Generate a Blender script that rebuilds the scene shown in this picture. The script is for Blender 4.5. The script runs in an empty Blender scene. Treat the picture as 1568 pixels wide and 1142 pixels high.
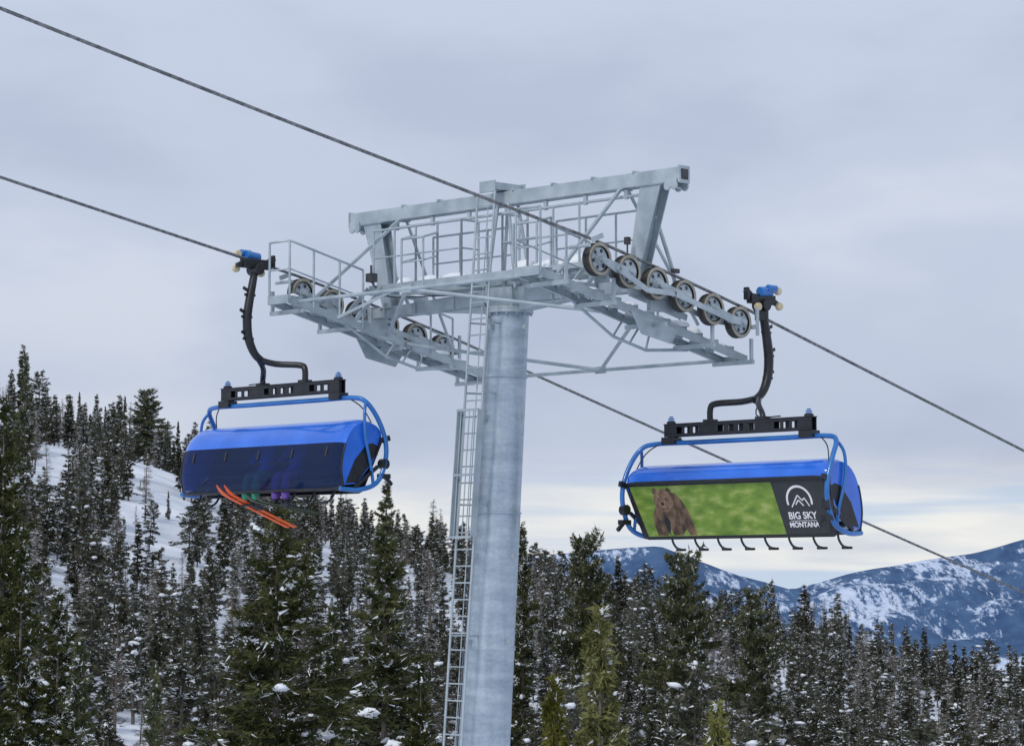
import bpy, math, random
import numpy as np
from mathutils import Vector, Matrix, noise
random.seed(4)
scene=bpy.context.scene
R=math.radians
# ------------------------------------------------------------ helpers
def link(o,parent=None):
    scene.collection.objects.link(o)
    if parent: o.parent=parent
    return o
def empty(name,loc=(0,0,0),rz=0):
    e=bpy.data.objects.new(name,None); e.location=loc; e.rotation_euler=(0,0,rz); e.empty_display_size=.3
    return link(e)
class MB:
    def __init__(s): s.v=[];s.f=[];s.m=[];s.sm=[]
    def add(s,vs,fs,mi=0,smooth=False):
        o=len(s.v); s.v+= [tuple(p) for p in vs]
        for f in fs: s.f.append([i+o for i in f]); s.m.append(mi); s.sm.append(smooth)
    def hexa(s,p,mi=0):
        s.add(p,[(0,3,2,1),(4,5,6,7),(0,1,5,4),(1,2,6,5),(2,3,7,6),(3,0,4,7)],mi)
    def box(s,x0,x1,y0,y1,z0,z1,mi=0):
        s.hexa([(x0,y0,z0),(x1,y0,z0),(x1,y1,z0),(x0,y1,z0),(x0,y0,z1),(x1,y0,z1),(x1,y1,z1),(x0,y1,z1)],mi)
    def beam(s,p1,p2,w,h,mi=0,up=(0,0,1),w2=None,h2=None):
        p1=Vector(p1);p2=Vector(p2);d=(p2-p1).normalized();u=Vector(up)
        if abs(d.dot(u))>.98: u=Vector((0,1,0))
        sd=d.cross(u).normalized();u=sd.cross(d).normalized()
        w2=w if w2 is None else w2; h2=h if h2 is None else h2
        a=[p1-sd*w/2-u*h/2,p1+sd*w/2-u*h/2,p1+sd*w/2+u*h/2,p1-sd*w/2+u*h/2]
        b=[p2-sd*w2/2-u*h2/2,p2+sd*w2/2-u*h2/2,p2+sd*w2/2+u*h2/2,p2-sd*w2/2+u*h2/2]
        s.add(a+b,[(0,1,2,3),(7,6,5,4),(0,4,5,1),(1,5,6,2),(2,6,7,3),(3,7,4,0)],mi)
    def channel(s,p1,p2,h,fl,t,side,mi=0):
        p1=Vector(p1);p2=Vector(p2);sd=Vector(side)
        s.beam(p1,p2,t,h,mi)
        for k in(-1,1):
            o=sd*(fl/2+t/2)+Vector((0,0,k*(h/2-t/2)))
            s.beam(p1+o,p2+o,fl,t,mi)
    def tube(s,pts,r,n=8,mi=0,cap=True):
        pts=[Vector(p) for p in pts]; k=len(pts)
        rs=r if isinstance(r,(list,tuple)) else [r]*k
        t=[(pts[min(i+1,k-1)]-pts[max(i-1,0)]).normalized() for i in range(k)]
        a=Vector((0,0,1)) if abs(t[0].z)<.9 else Vector((1,0,0))
        nrm=(a-t[0]*a.dot(t[0])).normalized(); vs=[]
        for i in range(k):
            nrm=(nrm-t[i]*nrm.dot(t[i])).normalized(); b=t[i].cross(nrm)
            for j in range(n):
                an=2*math.pi*j/n; vs.append(pts[i]+(nrm*math.cos(an)+b*math.sin(an))*rs[i])
        fs=[(i*n+j,i*n+(j+1)%n,(i+1)*n+(j+1)%n,(i+1)*n+j) for i in range(k-1) for j in range(n)]
        s.add(vs,fs,mi,True)
        if cap: s.add(vs[:n][::-1],[tuple(range(n))],mi); s.add(vs[-n:],[tuple(range(n))],mi)
    def lathe(s,c,axis,prof,n=24,mi=0,smooth=False):
        c=Vector(c);ax=Vector(axis).normalized(); a=Vector((0,0,1)) if abs(ax.z)<.9 else Vector((1,0,0))
        e1=(a-ax*a.dot(ax)).normalized(); e2=ax.cross(e1); vs=[]
        for (h,r) in prof:
            for j in range(n):
                an=2*math.pi*j/n; vs.append(c+ax*h+(e1*math.cos(an)+e2*math.sin(an))*r)
        k=len(prof)
        s.add(vs,[(i*n+j,i*n+(j+1)%n,(i+1)*n+(j+1)%n,(i+1)*n+j) for i in range(k-1) for j in range(n)],mi,smooth)
    def lump(s,c,rx,ry,h,mi=0):
        n=12; vs=[];prof=[(0,1),(.45,.95),(.8,.7),(1,.3)]
        ph=random.uniform(0,6)
        for (z,r) in prof:
            for j in range(n):
                an=2*math.pi*j/n; k=r*(1+.16*math.sin(2*an+ph)+.1*math.sin(5*an+ph))
                vs.append((c[0]+rx*k*math.cos(an),c[1]+ry*k*math.sin(an),c[2]+z*h))
        vs.append((c[0],c[1],c[2]+h))
        s.add(vs,[(i*n+j,i*n+(j+1)%n,(i+1)*n+(j+1)%n,(i+1)*n+j) for i in range(3) for j in range(n)]+[(3*n+j,3*n+(j+1)%n,4*n) for j in range(n)],mi,True)
    def obj(s,name,mats,parent=None,bevel=0):
        me=bpy.data.meshes.new(name); me.from_pydata(s.v,[],s.f)
        for m in (mats if isinstance(mats,(list,tuple)) else [mats]): me.materials.append(m)
        me.polygons.foreach_set('material_index',s.m); me.polygons.foreach_set('use_smooth',s.sm)
        me.update()
        o=bpy.data.objects.new(name,me); link(o,parent)
        if bevel:
            b=o.modifiers.new('bevel','BEVEL'); b.width=bevel; b.segments=1; b.limit_method='ANGLE'; b.angle_limit=R(50)
        return o
def smooth_path(pts,sub=6):
    P=[Vector(p) for p in pts]; out=[]
    for i in range(len(P)-1):
        p0=P[max(i-1,0)];p1=P[i];p2=P[i+1];p3=P[min(i+2,len(P)-1)]
        for k in range(sub):
            t=k/sub
            out.append(.5*((2*p1)+(p2-p0)*t+(2*p0-5*p1+4*p2-p3)*t*t+(3*p1-p0-3*p2+p3)*t**3))
    out.append(P[-1]); return out
# ------------------------------------------------------------ materials
def mat(name,c1,c2=None,rough=.6,metal=0,scale=5,bump=0,detail=4,vec='Object',stretch=(1,1,1),spec=.5,bscale=None,p0=.35,p1=.65,c3=None,coat=0):
    m=bpy.data.materials.new(name); m.use_nodes=True; nt=m.node_tree; N=nt.nodes; L=nt.links
    b=N['Principled BSDF']; b.inputs['Roughness'].default_value=rough; b.inputs['Metallic'].default_value=metal
    b.inputs['Specular IOR Level'].default_value=spec; b.inputs['Coat Weight'].default_value=coat
    tc=N.new('ShaderNodeTexCoord'); mp=N.new('ShaderNodeMapping'); mp.inputs['Scale'].default_value=stretch
    L.new(tc.outputs[vec],mp.inputs['Vector'])
    if c2 is None: c2=tuple(x*.8 for x in c1)
    n=N.new('ShaderNodeTexNoise'); n.inputs['Scale'].default_value=scale; n.inputs['Detail'].default_value=detail
    L.new(mp.outputs[0],n.inputs['Vector'])
    r=N.new('ShaderNodeValToRGB'); r.color_ramp.elements[0].position=p0; r.color_ramp.elements[1].position=p1
    r.color_ramp.elements[0].color=(*c1,1); r.color_ramp.elements[1].color=(*c2,1)
    if c3: e=r.color_ramp.elements.new((p0+p1)/2); e.color=(*c3,1)
    L.new(n.outputs[0],r.inputs[0]); L.new(r.outputs[0],b.inputs['Base Color'])
    if bump:
        n2=N.new('ShaderNodeTexNoise'); n2.inputs['Scale'].default_value=bscale or scale*3; n2.inputs['Detail'].default_value=3
        L.new(mp.outputs[0],n2.inputs['Vector'])
        bp=N.new('ShaderNodeBump'); bp.inputs['Strength'].default_value=bump; bp.inputs['Distance'].default_value=.05
        L.new(n2.outputs[0],bp.inputs['Height']); L.new(bp.outputs[0],b.inputs['Normal'])
    return m
M_galv=mat('galvanised_steel',(.31,.37,.40),(.48,.54,.57),rough=.42,metal=.3,scale=3,detail=7,p0=.3,p1=.7)
# pole: zinc coating with horizontal runs, spangle and a few darker drips
M_pole=mat('galvanised_pole',(.31,.385,.46),(.49,.565,.63),rough=.36,metal=.35,scale=1.2,detail=9,stretch=(1,1,5),p0=.3,p1=.72)
nt=M_pole.node_tree; N=nt.nodes; L=nt.links; bs=N['Principled BSDF']; src=bs.inputs['Base Color'].links[0].from_socket
tcn=[n for n in N if n.type=='TEX_COORD'][0]
vo=N.new('ShaderNodeTexVoronoi'); vo.inputs['Scale'].default_value=22; L.new(tcn.outputs['Object'],vo.inputs['Vector'])
mr=N.new('ShaderNodeMapRange'); mr.inputs[3].default_value=.90; mr.inputs[4].default_value=1.08; L.new(vo.outputs['Color'],mr.inputs[0])
mp=N.new('ShaderNodeMapping'); mp.inputs['Scale'].default_value=(6,6,.35); L.new(tcn.outputs['Object'],mp.inputs[0])
n2=N.new('ShaderNodeTexNoise'); n2.inputs['Scale'].default_value=1; n2.inputs['Detail'].default_value=4; L.new(mp.outputs[0],n2.inputs[0])
mr2=N.new('ShaderNodeMapRange'); mr2.inputs[1].default_value=.3; mr2.inputs[2].default_value=.6; mr2.inputs[3].default_value=.86; mr2.inputs[4].default_value=1.04; L.new(n2.outputs[0],mr2.inputs[0])
mu=N.new('ShaderNodeMath'); mu.operation='MULTIPLY'; L.new(mr.outputs[0],mu.inputs[0]); L.new(mr2.outputs[0],mu.inputs[1])
vm=N.new('ShaderNodeVectorMath'); vm.operation='SCALE'; L.new(src,vm.inputs[0]); L.new(mu.outputs[0],vm.inputs['Scale']); L.new(vm.outputs[0],bs.inputs['Base Color'])
M_dark=mat('dark_steel',(.03,.032,.035),(.06,.06,.065),rough=.5,scale=8)
M_black=mat('black_paint',(.008,.009,.011),(.018,.018,.022),rough=.38,scale=6)
M_rub=mat('sheave_liner',(.03,.03,.03),(.07,.065,.055),rough=.7,scale=10)
M_tan=mat('sheave_flange',(.28,.26,.20),(.38,.35,.28),rough=.6,scale=8)
M_blue=mat('blue_paint',(.012,.13,.42),(.025,.17,.50),rough=.3,scale=3,coat=.3)
M_shell=mat('blue_shell',(.012,.13,.62),(.03,.18,.78),rough=.2,scale=1.5,coat=.6)
M_cream=mat('cream_roller',(.6,.5,.3),(.7,.6,.4),rough=.5)
M_snow=mat('snow',(.72,.76,.82),(.86,.88,.9),rough=.7,scale=6,bump=.4,spec=.2)
M_rope=mat('wire_rope_steel',(.11,.115,.12),(.27,.275,.28),rough=.5,metal=.5,scale=12)
M_white=mat('white_print',(.75,.75,.75),(.8,.8,.8),rough=.5)
M_logo=mat('charcoal_panel',(.022,.027,.029),(.032,.036,.038),rough=.4)
M_grass=mat('printed_meadow',(.10,.19,.02),(.42,.46,.14),rough=.45,scale=3.4,detail=9,c3=(.19,.30,.035),stretch=(1,1,2.2),p0=.3,p1=.74)
M_fur=mat('printed_bear_fur',(.045,.025,.015),(.22,.13,.07),rough=.5,scale=9,detail=6,stretch=(1,1,.6))
M_fur2=mat('printed_bear_face',(.14,.08,.045),(.32,.20,.12),rough=.5,scale=14,detail=6)
M_seat=mat('seat_vinyl',(.012,.013,.016),(.025,.026,.03),rough=.6)
M_tint=bpy.data.materials.new('tinted_visor'); M_tint.use_nodes=True
nt=M_tint.node_tree; nt.nodes.clear()
o=nt.nodes.new('ShaderNodeOutputMaterial'); tr=nt.nodes.new('ShaderNodeBsdfTransparent'); tr.inputs[0].default_value=(.36,.46,.74,1)
df=nt.nodes.new('ShaderNodeBsdfPrincipled'); df.inputs['Base Color'].default_value=(.012,.034,.12,1); df.inputs['Roughness'].default_value=.06
mx=nt.nodes.new('ShaderNodeMixShader'); mx.inputs[0].default_value=.45
nt.links.new(tr.outputs[0],mx.inputs[1]);nt.links.new(df.outputs[0],mx.inputs[2]);nt.links.new(mx.outputs[0],o.inputs[0])

# ------------------------------------------------------------ camera
cam=bpy.data.cameras.new('camera'); co=bpy.data.objects.new('camera',cam); link(co)
cam.sensor_width=36; cam.lens=96.05; cam.clip_end=80000; cam.clip_start=.1
co.location=(0,0,0); co.rotation_euler=(R(90+4.496),0,0); scene.camera=co
# ------------------------------------------------------------ world
w=bpy.data.worlds.new('World'); scene.world=w; w.use_nodes=True; nt=w.node_tree; N=nt.nodes; L=nt.links; N.clear()
out=N.new('ShaderNodeOutputWorld'); sky=N.new('ShaderNodeTexSky'); sky.sky_type='NISHITA'; sky.sun_disc=False
SE,SR=R(42),R(215)
sky.sun_elevation=SE; sky.sun_rotation=SR
b1=N.new('ShaderNodeBackground'); b1.inputs[1].default_value=.08; L.new(sky.outputs[0],b1.inputs[0])
tc=N.new('ShaderNodeTexCoord'); sep=N.new('ShaderNodeSeparateXYZ'); L.new(tc.outputs['Generated'],sep.inputs[0])
def wnoise(scale,st,detail=5,loc=(0,0,0),rough=.5):
    mp=N.new('ShaderNodeMapping'); mp.inputs['Scale'].default_value=st; mp.inputs['Location'].default_value=loc
    L.new(tc.outputs['Generated'],mp.inputs[0]); n=N.new('ShaderNodeTexNoise'); n.inputs['Scale'].default_value=scale
    n.inputs['Detail'].default_value=detail; n.inputs['Roughness'].default_value=rough; L.new(mp.outputs[0],n.inputs['Vector']); return n.outputs[0]
def ramp(src,stops):
    r=N.new('ShaderNodeValToRGB'); L.new(src,r.inputs[0]); r.color_ramp.interpolation='EASE'
    while len(r.color_ramp.elements)<len(stops): r.color_ramp.elements.new(.5)
    for e,(p,c) in zip(r.color_ramp.elements,stops): e.position=p; e.color=(*c,1)
    return r.outputs[0]
def mixc(f,a,b,bt='MIX'):
    m=N.new('ShaderNodeMix'); m.data_type='RGBA'; m.blend_type=bt
    if isinstance(f,float): m.inputs[0].default_value=f
    else: L.new(f,m.inputs[0])
    L.new(a,m.inputs[6]); L.new(b,m.inputs[7]); return m.outputs[2]
n1=wnoise(5.5,(1,1,2.4),5,(0,0,.3),.5)
base=ramp(n1,[(.32,(.47,.53,.68)),(.5,(.545,.61,.755)),(.68,(.65,.70,.81))])
grad=ramp(sep.outputs[2],[(.0,(1.02,1.02,1.02)),(.07,(.96,.965,.975)),(.12,(1.02,1.02,1.02)),(.25,(1.08,1.08,1.07))])
base=mixc(1.0,base,grad,'MULTIPLY')
n2=wnoise(8,(1,1,6),5,(1.3,0,0),.55)
band=ramp(sep.outputs[2],[(.0,(1,1,1)),(.026,(.88,.88,.88)),(.060,(0,0,0))])
ad=N.new('ShaderNodeMath'); ad.operation='MULTIPLY_ADD'; L.new(n2,ad.inputs[0]); ad.inputs[1].default_value=3.0
sp=N.new('ShaderNodeSeparateColor'); L.new(band,sp.inputs[0])
ad.inputs[2].default_value=-1.45
sm=N.new('ShaderNodeMath'); sm.operation='ADD'; L.new(ad.outputs[0],sm.inputs[0]); L.new(sp.outputs[0],sm.inputs[1])
ml=N.new('ShaderNodeMath'); ml.operation='MULTIPLY'; ml.use_clamp=True; L.new(sm.outputs[0],ml.inputs[0]); L.new(sp.outputs[0],ml.inputs[1])
bright=N.new('ShaderNodeRGB'); bright.outputs[0].default_value=(.90,.90,.87,1)
blue=N.new('ShaderNodeRGB'); blue.outputs[0].default_value=(.47,.63,.85,1)
n3=wnoise(5,(1,1,16),3,(4,2,0))
bl=ramp(n3,[(.48,(0,0,0)),(.62,(.75,.75,.75))])
hb=mixc(bl,bright.outputs[0],blue.outputs[0])
col=mixc(ml.outputs[0],base,hb)
b2=N.new('ShaderNodeBackground'); L.new(col,b2.inputs[0]); b2.inputs[1].default_value=1.0
ms=N.new('ShaderNodeMixShader'); ms.inputs[0].default_value=.95
L.new(b1.outputs[0],ms.inputs[1]); L.new(b2.outputs[0],ms.inputs[2]); L.new(ms.outputs[0],out.inputs[0])
sun=bpy.data.lights.new('sun','SUN'); sun.energy=1.4; sun.angle=R(12); sun.color=(1,.96,.9)
so=bpy.data.objects.new('sun',sun); link(so)
az=R(215); sd=Vector((math.sin(az)*math.cos(SE),math.cos(az)*math.cos(SE),math.sin(SE)))
so.rotation_euler=(-sd).to_track_quat('-Z','Y').to_euler(); so.location=(-20,-20,60)
scene.view_settings.view_transform='Standard'; scene.view_settings.look='None'; scene.view_settings.exposure=0

# ------------------------------------------------------------ terrain
def H(x,y):
    x=np.asarray(x,float); y=np.asarray(y,float)
    a=np.interp(y,[-400,-60,0,50,100,200,300,400,450,560,900,1800,40000],[60,9,-1.8,-9.5,-13,-15,-10,-2.5,-1,-12,-90,-240,-260])
    b=np.interp(y,[-400,0,50,100,200,300,400,450,600,1500,40000],[.1,.05,.1,.13,.20,.24,.27,.28,.25,0,0])
    xs=170*np.tanh(x/170); xs=np.where(xs>0,xs*.85,xs)
    t=np.clip((-x-18)/40,0,1); t=t*t*(3-2*t)
    f=np.clip((y-150)/200,0,1)*np.clip((1200-y)/600,0,1)
    u=.6*np.sin(x*.11+y*.05)+.5*np.sin(x*.05-y*.13+1)+.25*np.sin(x*.31+2)*np.sin(y*.27)
    return a-b*xs+5*t*f+u*np.clip((y-20)/60,0,1)
gx=np.concatenate([-np.geomspace(30000,260,22),np.linspace(-250,250,200),np.geomspace(260,30000,22)])
gy=np.concatenate([-np.geomspace(400,40,8),np.linspace(-35,620,230),np.geomspace(640,40000,34)])
X,Y=np.meshgrid(gx,gy); Z=H(X,Y)
V=np.stack([X,Y,Z],-1).reshape(-1,3); nx=len(gx)
F=[(j*nx+i,j*nx+i+1,(j+1)*nx+i+1,(j+1)*nx+i) for j in range(len(gy)-1) for i in range(nx-1)]
M_gsnow=mat('snow_ground',(.58,.63,.71),(.80,.83,.88),rough=.75,scale=.16,bump=.8,bscale=.5,detail=8,spec=.2)
me=bpy.data.meshes.new('ground'); me.from_pydata(V.tolist(),[],F); me.materials.append(M_gsnow)
me.polygons.foreach_set('use_smooth',[True]*len(F)); link(bpy.data.objects.new('ground',me))

# ------------------------------------------------------------ mountains
def prof(px):
    return np.interp(px,[-3000,-400,700,830,920,1010,1060,1120,1210,1300,1400,1480,1568,1800,2500,6000],
                        [860,880,866,846,840,836,856,878,899,877,860,846,822,788,850,870])
D=5000.
mx_=np.linspace(-2200,4200,420); my_=np.linspace(2600,6200,170)
mv=[]
for yy in my_:
    for xx in mx_:
        px=784+4184*xx/D
        crest=(900-float(prof(px)))/4184*D
        if yy<D: q=(D-yy)/2400.
        else: q=(yy-D)/1500.
        n=noise.fractal(Vector((xx/260,yy/420,1.3)),1.0,2.1,6)
        r=1-abs(noise.fractal(Vector((xx/330+5,yy/700,7.3)),.9,2.1,4))*2
        k=min(1,q*5)
        z=crest-310*q+ (n*34+ (r-.5)*38)*k*(1-q*.5)+n*4
        mv.append((xx,yy,max(z,-300)))
nx=len(mx_)
F=[(j*nx+i,j*nx+i+1,(j+1)*nx+i+1,(j+1)*nx+i) for j in range(len(my_)-1) for i in range(nx-1)]
M_mt=bpy.data.materials.new('hazed_forested_snow_mountain'); M_mt.use_nodes=True; nt=M_mt.node_tree; N=nt.nodes; L=nt.links
b=N['Principled BSDF']; b.inputs['Roughness'].default_value=.9; b.inputs['Specular IOR Level'].default_value=.1
tc=N.new('ShaderNodeTexCoord')
def mn(scale,st,det,rough=.6):
    mp=N.new('ShaderNodeMapping'); mp.inputs['Scale'].default_value=st; L.new(tc.outputs['Object'],mp.inputs[0])
    n=N.new('ShaderNodeTexNoise'); n.inputs['Scale'].default_value=scale; n.inputs['Detail'].default_value=det; n.inputs['Roughness'].default_value=rough
    L.new(mp.outputs[0],n.inputs['Vector']); return n.outputs[0]
def rp(src,stops):
    r=N.new('ShaderNodeValToRGB'); L.new(src,r.inputs[0])
    while len(r.color_ramp.elements)<len(stops): r.color_ramp.elements.new(.5)
    for e,(p,c) in zip(r.color_ramp.elements,stops): e.position=p; e.color=(*c,1)
    return r.outputs[0]
big=mn(.0065,(1,.25,1.6),3); fine=mn(.07,(1,.15,.6),6,.78)
am=N.new('ShaderNodeMath'); am.operation='ADD'; L.new(big,am.inputs[0]); L.new(fine,am.inputs[1])
mm=N.new('ShaderNodeMapRange'); L.new(am.outputs[0],mm.inputs[0]); mm.inputs[1].default_value=1.03; mm.inputs[2].default_value=1.13
fc=rp(mn(.03,(1,.3,1),6),[(.35,(.040,.085,.185)),(.65,(.075,.145,.265))])  # aerial haze baked in as blue, in forest and snow colours alike
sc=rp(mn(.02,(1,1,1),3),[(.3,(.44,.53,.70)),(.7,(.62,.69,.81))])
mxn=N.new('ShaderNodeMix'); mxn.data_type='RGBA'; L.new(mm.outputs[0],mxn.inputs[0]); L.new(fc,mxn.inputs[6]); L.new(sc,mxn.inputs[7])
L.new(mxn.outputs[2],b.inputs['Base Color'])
me=bpy.data.meshes.new('mountain_range'); me.from_pydata(mv,[],F); me.materials.append(M_mt)
me.polygons.foreach_set('use_smooth',[True]*len(F)); link(bpy.data.objects.new('mountain_range',me))

# ------------------------------------------------------------ trees
def foliage_mat(name,c1,c2,c3):
    m=bpy.data.materials.new(name); m.use_nodes=True; nt=m.node_tree; N=nt.nodes; L=nt.links
    N.clear(); b=N.new('ShaderNodeBsdfDiffuse'); ou=N.new('ShaderNodeOutputMaterial'); L.new(b.outputs[0],ou.inputs[0])
    tc=N.new('ShaderNodeTexCoord'); n=N.new('ShaderNodeTexNoise'); n.inputs['Scale'].default_value=1.6; n.inputs['Detail'].default_value=3
    L.new(tc.outputs['Object'],n.inputs['Vector'])
    r=N.new('ShaderNodeValToRGB'); r.color_ramp.elements[0].position=.34; r.color_ramp.elements[1].position=.68
    r.color_ramp.elements[0].color=(*c1,1); r.color_ramp.elements[1].color=(*c3,1); e=r.color_ramp.elements.new(.5); e.color=(*c2,1)
    L.new(n.outputs[0],r.inputs[0])
    oi=N.new('ShaderNodeObjectInfo'); hs=N.new('ShaderNodeHueSaturation')
    mr=N.new('ShaderNodeMapRange'); mr.inputs[3].default_value=.6; mr.inputs[4].default_value=1.45; L.new(oi.outputs['Random'],mr.inputs[0])
    L.new(mr.outputs[0],hs.inputs['Value'])
    mr2=N.new('ShaderNodeMapRange'); mr2.inputs[3].default_value=1.15; mr2.inputs[4].default_value=.75; L.new(oi.outputs['Random'],mr2.inputs[0]); L.new(mr2.outputs[0],hs.inputs['Saturation'])
    L.new(r.outputs[0],hs.inputs['Color']); L.new(hs.outputs[0],b.inputs['Color']); return m
M_fol=foliage_mat('conifer_needles',(.034,.041,.019),(.070,.078,.032),(.125,.13,.055))
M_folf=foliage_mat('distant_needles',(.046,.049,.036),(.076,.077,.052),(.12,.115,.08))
M_yng=foliage_mat('young_pine_needles',(.08,.085,.022),(.15,.15,.04),(.24,.23,.07))
M_twig=foliage_mat('bare_twigs',(.13,.115,.10),(.19,.17,.15),(.26,.24,.215))
M_bark=mat('bark',(.08,.065,.055),(.17,.145,.12),rough=.9,scale=8)
M_tsnow=mat('branch_snow',(.74,.78,.83),(.87,.89,.92),rough=.8,scale=5,spec=.1,detail=1)
t_=(1+5**.5)/2
ICO=np.array([(-1,t_,0),(1,t_,0),(-1,-t_,0),(1,-t_,0),(0,-1,t_),(0,1,t_),(0,-1,-t_),(0,1,-t_),(t_,0,-1),(t_,0,1),(-t_,0,-1),(-t_,0,1)])/1.9
ICOF=np.array([(0,11,5),(0,5,1),(0,1,7),(0,7,10),(0,10,11),(1,5,9),(5,11,4),(11,10,2),(10,7,6),(7,1,8),(3,9,4),(3,4,2),(3,2,6),(3,6,8),(3,8,9),(4,9,5),(2,4,11),(6,2,10),(8,6,7),(9,8,1)])
def make_tree(name,Ht,Rd,nbr,nsp,ls,ws,snow_p,seed,fol,round_top=0.,dust=.05,start=.06,blobs=4,bs=.2,sticks=True,upk=.35,stick_w=.02):
    g=np.random.default_rng(seed)
    t=start+(1-start)*g.random(nbr)**(1.05)
    t=np.sort(t)
    az=g.random(nbr)*2*np.pi
    env=(1-t)**(.85) if round_top==0 else np.sqrt(np.clip(1-((t-.35)/.67)**2,0,1))*.8
    env=env*np.clip((t-start)*6+.45,0,1)
    ph=g.random(3)*6
    lob=1+.22*np.sin(az*3+ph[0]+t*9)+.18*np.sin(t*26+ph[1]+az)+.1*np.sin(az*5+t*40+ph[2])
    Lb=Rd*(env+.03)*lob*(.50+.70*g.random(nbr))
    out=np.stack([np.cos(az),np.sin(az),np.zeros(nbr)],1); lat=np.stack([-np.sin(az),np.cos(az),np.zeros(nbr)],1)
    up=(-.10+ .75*t**2+ g.normal(0,.1,nbr)+ (upk-.35)); dr=.28*(1-t)+.05
    base=np.stack([np.zeros(nbr),np.zeros(nbr),t*Ht],1)
    def pt(i,s):
        return base[i]+out[i]*(Lb[i]*s)[:,None]+np.array([0,0,1.])*((up[i]*s-dr[i]*s*s+ .22*np.clip(s-.7,0,1))*Lb[i])[:,None]
    pw=(Lb+.12)**1.25; pw/=pw.sum()
    n=nbr*nsp; bi=g.choice(nbr,n,p=pw); s=g.random(n)**.65
    sgn=g.uniform(-1,1,n)
    P=pt(bi,s)+lat[bi]*(sgn*(.36*Lb[bi]*(1.02-s)+.07))[:,None]
    P[:,2]-=np.abs(sgn)*.10*Lb[bi]*(1-s)+g.random(n)*.12*ls/.3
    P+=g.normal(0,.04*ls/.3,(n,3))
    d=out[bi]*g.uniform(.2,.9,n)[:,None]+lat[bi]*(sgn*.9)[:,None]+g.normal(0,.38,(n,3)); d[:,2]+=.12
    d/=np.linalg.norm(d,axis=1)[:,None]
    rnd=g.normal(0,1,(n,3)); rnd[:,2]*=.5; wv=np.cross(d,rnd); wv/=np.linalg.norm(wv,axis=1)[:,None]
    l=ls*g.uniform(.5,1.3,n); ww=ws*g.uniform(.5,1.3,n)
    A=P-wv*(ww/2)[:,None]; B=P+wv*(ww/2)[:,None]; C=P+d*l[:,None]
    C[:,2]-=.06*l
    V=[np.stack([A,B,C],1).reshape(-1,3)]; F=[np.arange(3*n).reshape(-1,3)]
    sb=g.random(nbr)<.4
    MI=[np.where((g.random(n)<dust*(.4+3*sb[bi]))&(s>.35),2,0)]
    off=3*n
    ns=7; zz=np.linspace(-.8,Ht,9); rr=Ht*.014*(1-np.clip(zz,0,Ht)/Ht)+.015
    ang=np.arange(ns)*2*np.pi/ns
    tv=np.array([(r*math.cos(a),r*math.sin(a),z) for z,r in zip(zz,rr) for a in ang]); V.append(tv)
    tf=[]
    for i in range(len(zz)-1):
        for j in range(ns):
            a0=off+i*ns+j;a1=off+i*ns+(j+1)%ns;b0=a0+ns;b1_=a1+ns; tf+=[(a0,a1,b1_),(a0,b1_,b0)]
    F.append(np.array(tf)); MI.append(np.ones(len(tf),int)); off+=len(tv)
    if sticks:
        idx=np.arange(nbr); q0=pt(idx,np.full(nbr,.0)); q1=pt(idx,np.full(nbr,.5)); q2=pt(idx,np.full(nbr,.97))
        wz=np.array([0,0,1.])*stick_w
        for qa,qb in((q0,q1),(q1,q2)):
            for side in (lat*stick_w,np.tile(wz,(nbr,1))):
                quad=np.stack([qa-side,qa+side,qb+side*.5,qb-side*.5],1).reshape(-1,3); V.append(quad)
                k=off+np.arange(nbr)*4
                F.append(np.concatenate([np.stack([k,k+1,k+2],1),np.stack([k,k+2,k+3],1)])); MI.append(np.ones(2*nbr,int)); off+=4*nbr
    sn=np.where(g.random(nbr)<snow_p)[0]
    if len(sn)and blobs:
        bi2=np.repeat(sn,blobs); k=len(bi2); cen=np.repeat(g.uniform(.5,.95,len(sn)),blobs); s2=np.clip(cen+g.normal(0,.12,k),.2,1.04)
        c=pt(bi2,s2)+lat[bi2]*(g.normal(0,1,k)*(.16*Lb[bi2]*(1.25-s2)))[:,None]; c[:,2]+=g.uniform(-.03,.05,k)
        sz=bs*g.uniform(.25,1.0,k)*np.clip(Lb[bi2]/1.2,.4,1.1)*np.repeat(g.uniform(.5,1.3,len(sn)),blobs)
        bv=ICO[None]*(1+g.normal(0,.26,(k,12,1)))
        asp=g.uniform(.6,1.3,(k,1,1)); an=g.uniform(-.8,.8,(k,1,1))
        bx=bv[...,0:1]*asp*np.cos(an)-bv[...,1:2]*np.sin(an); by=bv[...,0:1]*asp*np.sin(an)+bv[...,1:2]*np.cos(an)
        bv=bx*out[bi2][:,None]*1.2+by*lat[bi2][:,None]*.9+bv[...,2:3]*np.array([0,0,.55])
        # blobs hug the slope of the bough
        bv=bv*sz[:,None,None]; bv[...,2]-=.25*np.abs((bv*lat[bi2][:,None]).sum(-1))
        bv=bv+c[:,None]
        V.append(bv.reshape(-1,3)); F.append((ICOF[None]+(np.arange(k)*12)[:,None,None]).reshape(-1,3)+off); MI.append(np.full(k*20,2)); off+=k*12
    V=np.concatenate(V); F=np.concatenate(F); MI=np.concatenate(MI)
    me=bpy.data.meshes.new(name); me.vertices.add(len(V)); me.vertices.foreach_set('co',V.ravel())
    me.loops.add(len(F)*3); me.loops.foreach_set('vertex_index',F.ravel().astype(np.int32))
    me.polygons.add(len(F)); me.polygons.foreach_set('loop_start',np.arange(0,len(F)*3,3,dtype=np.int32))
    me.polygons.foreach_set('material_index',MI.astype(np.int32)); me.update(calc_edges=True)
    for m in (fol,M_bark,M_tsnow): me.materials.append(m)
    return me
col=bpy.data.collections.new('forest_tree_kinds')
KN=9
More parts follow.
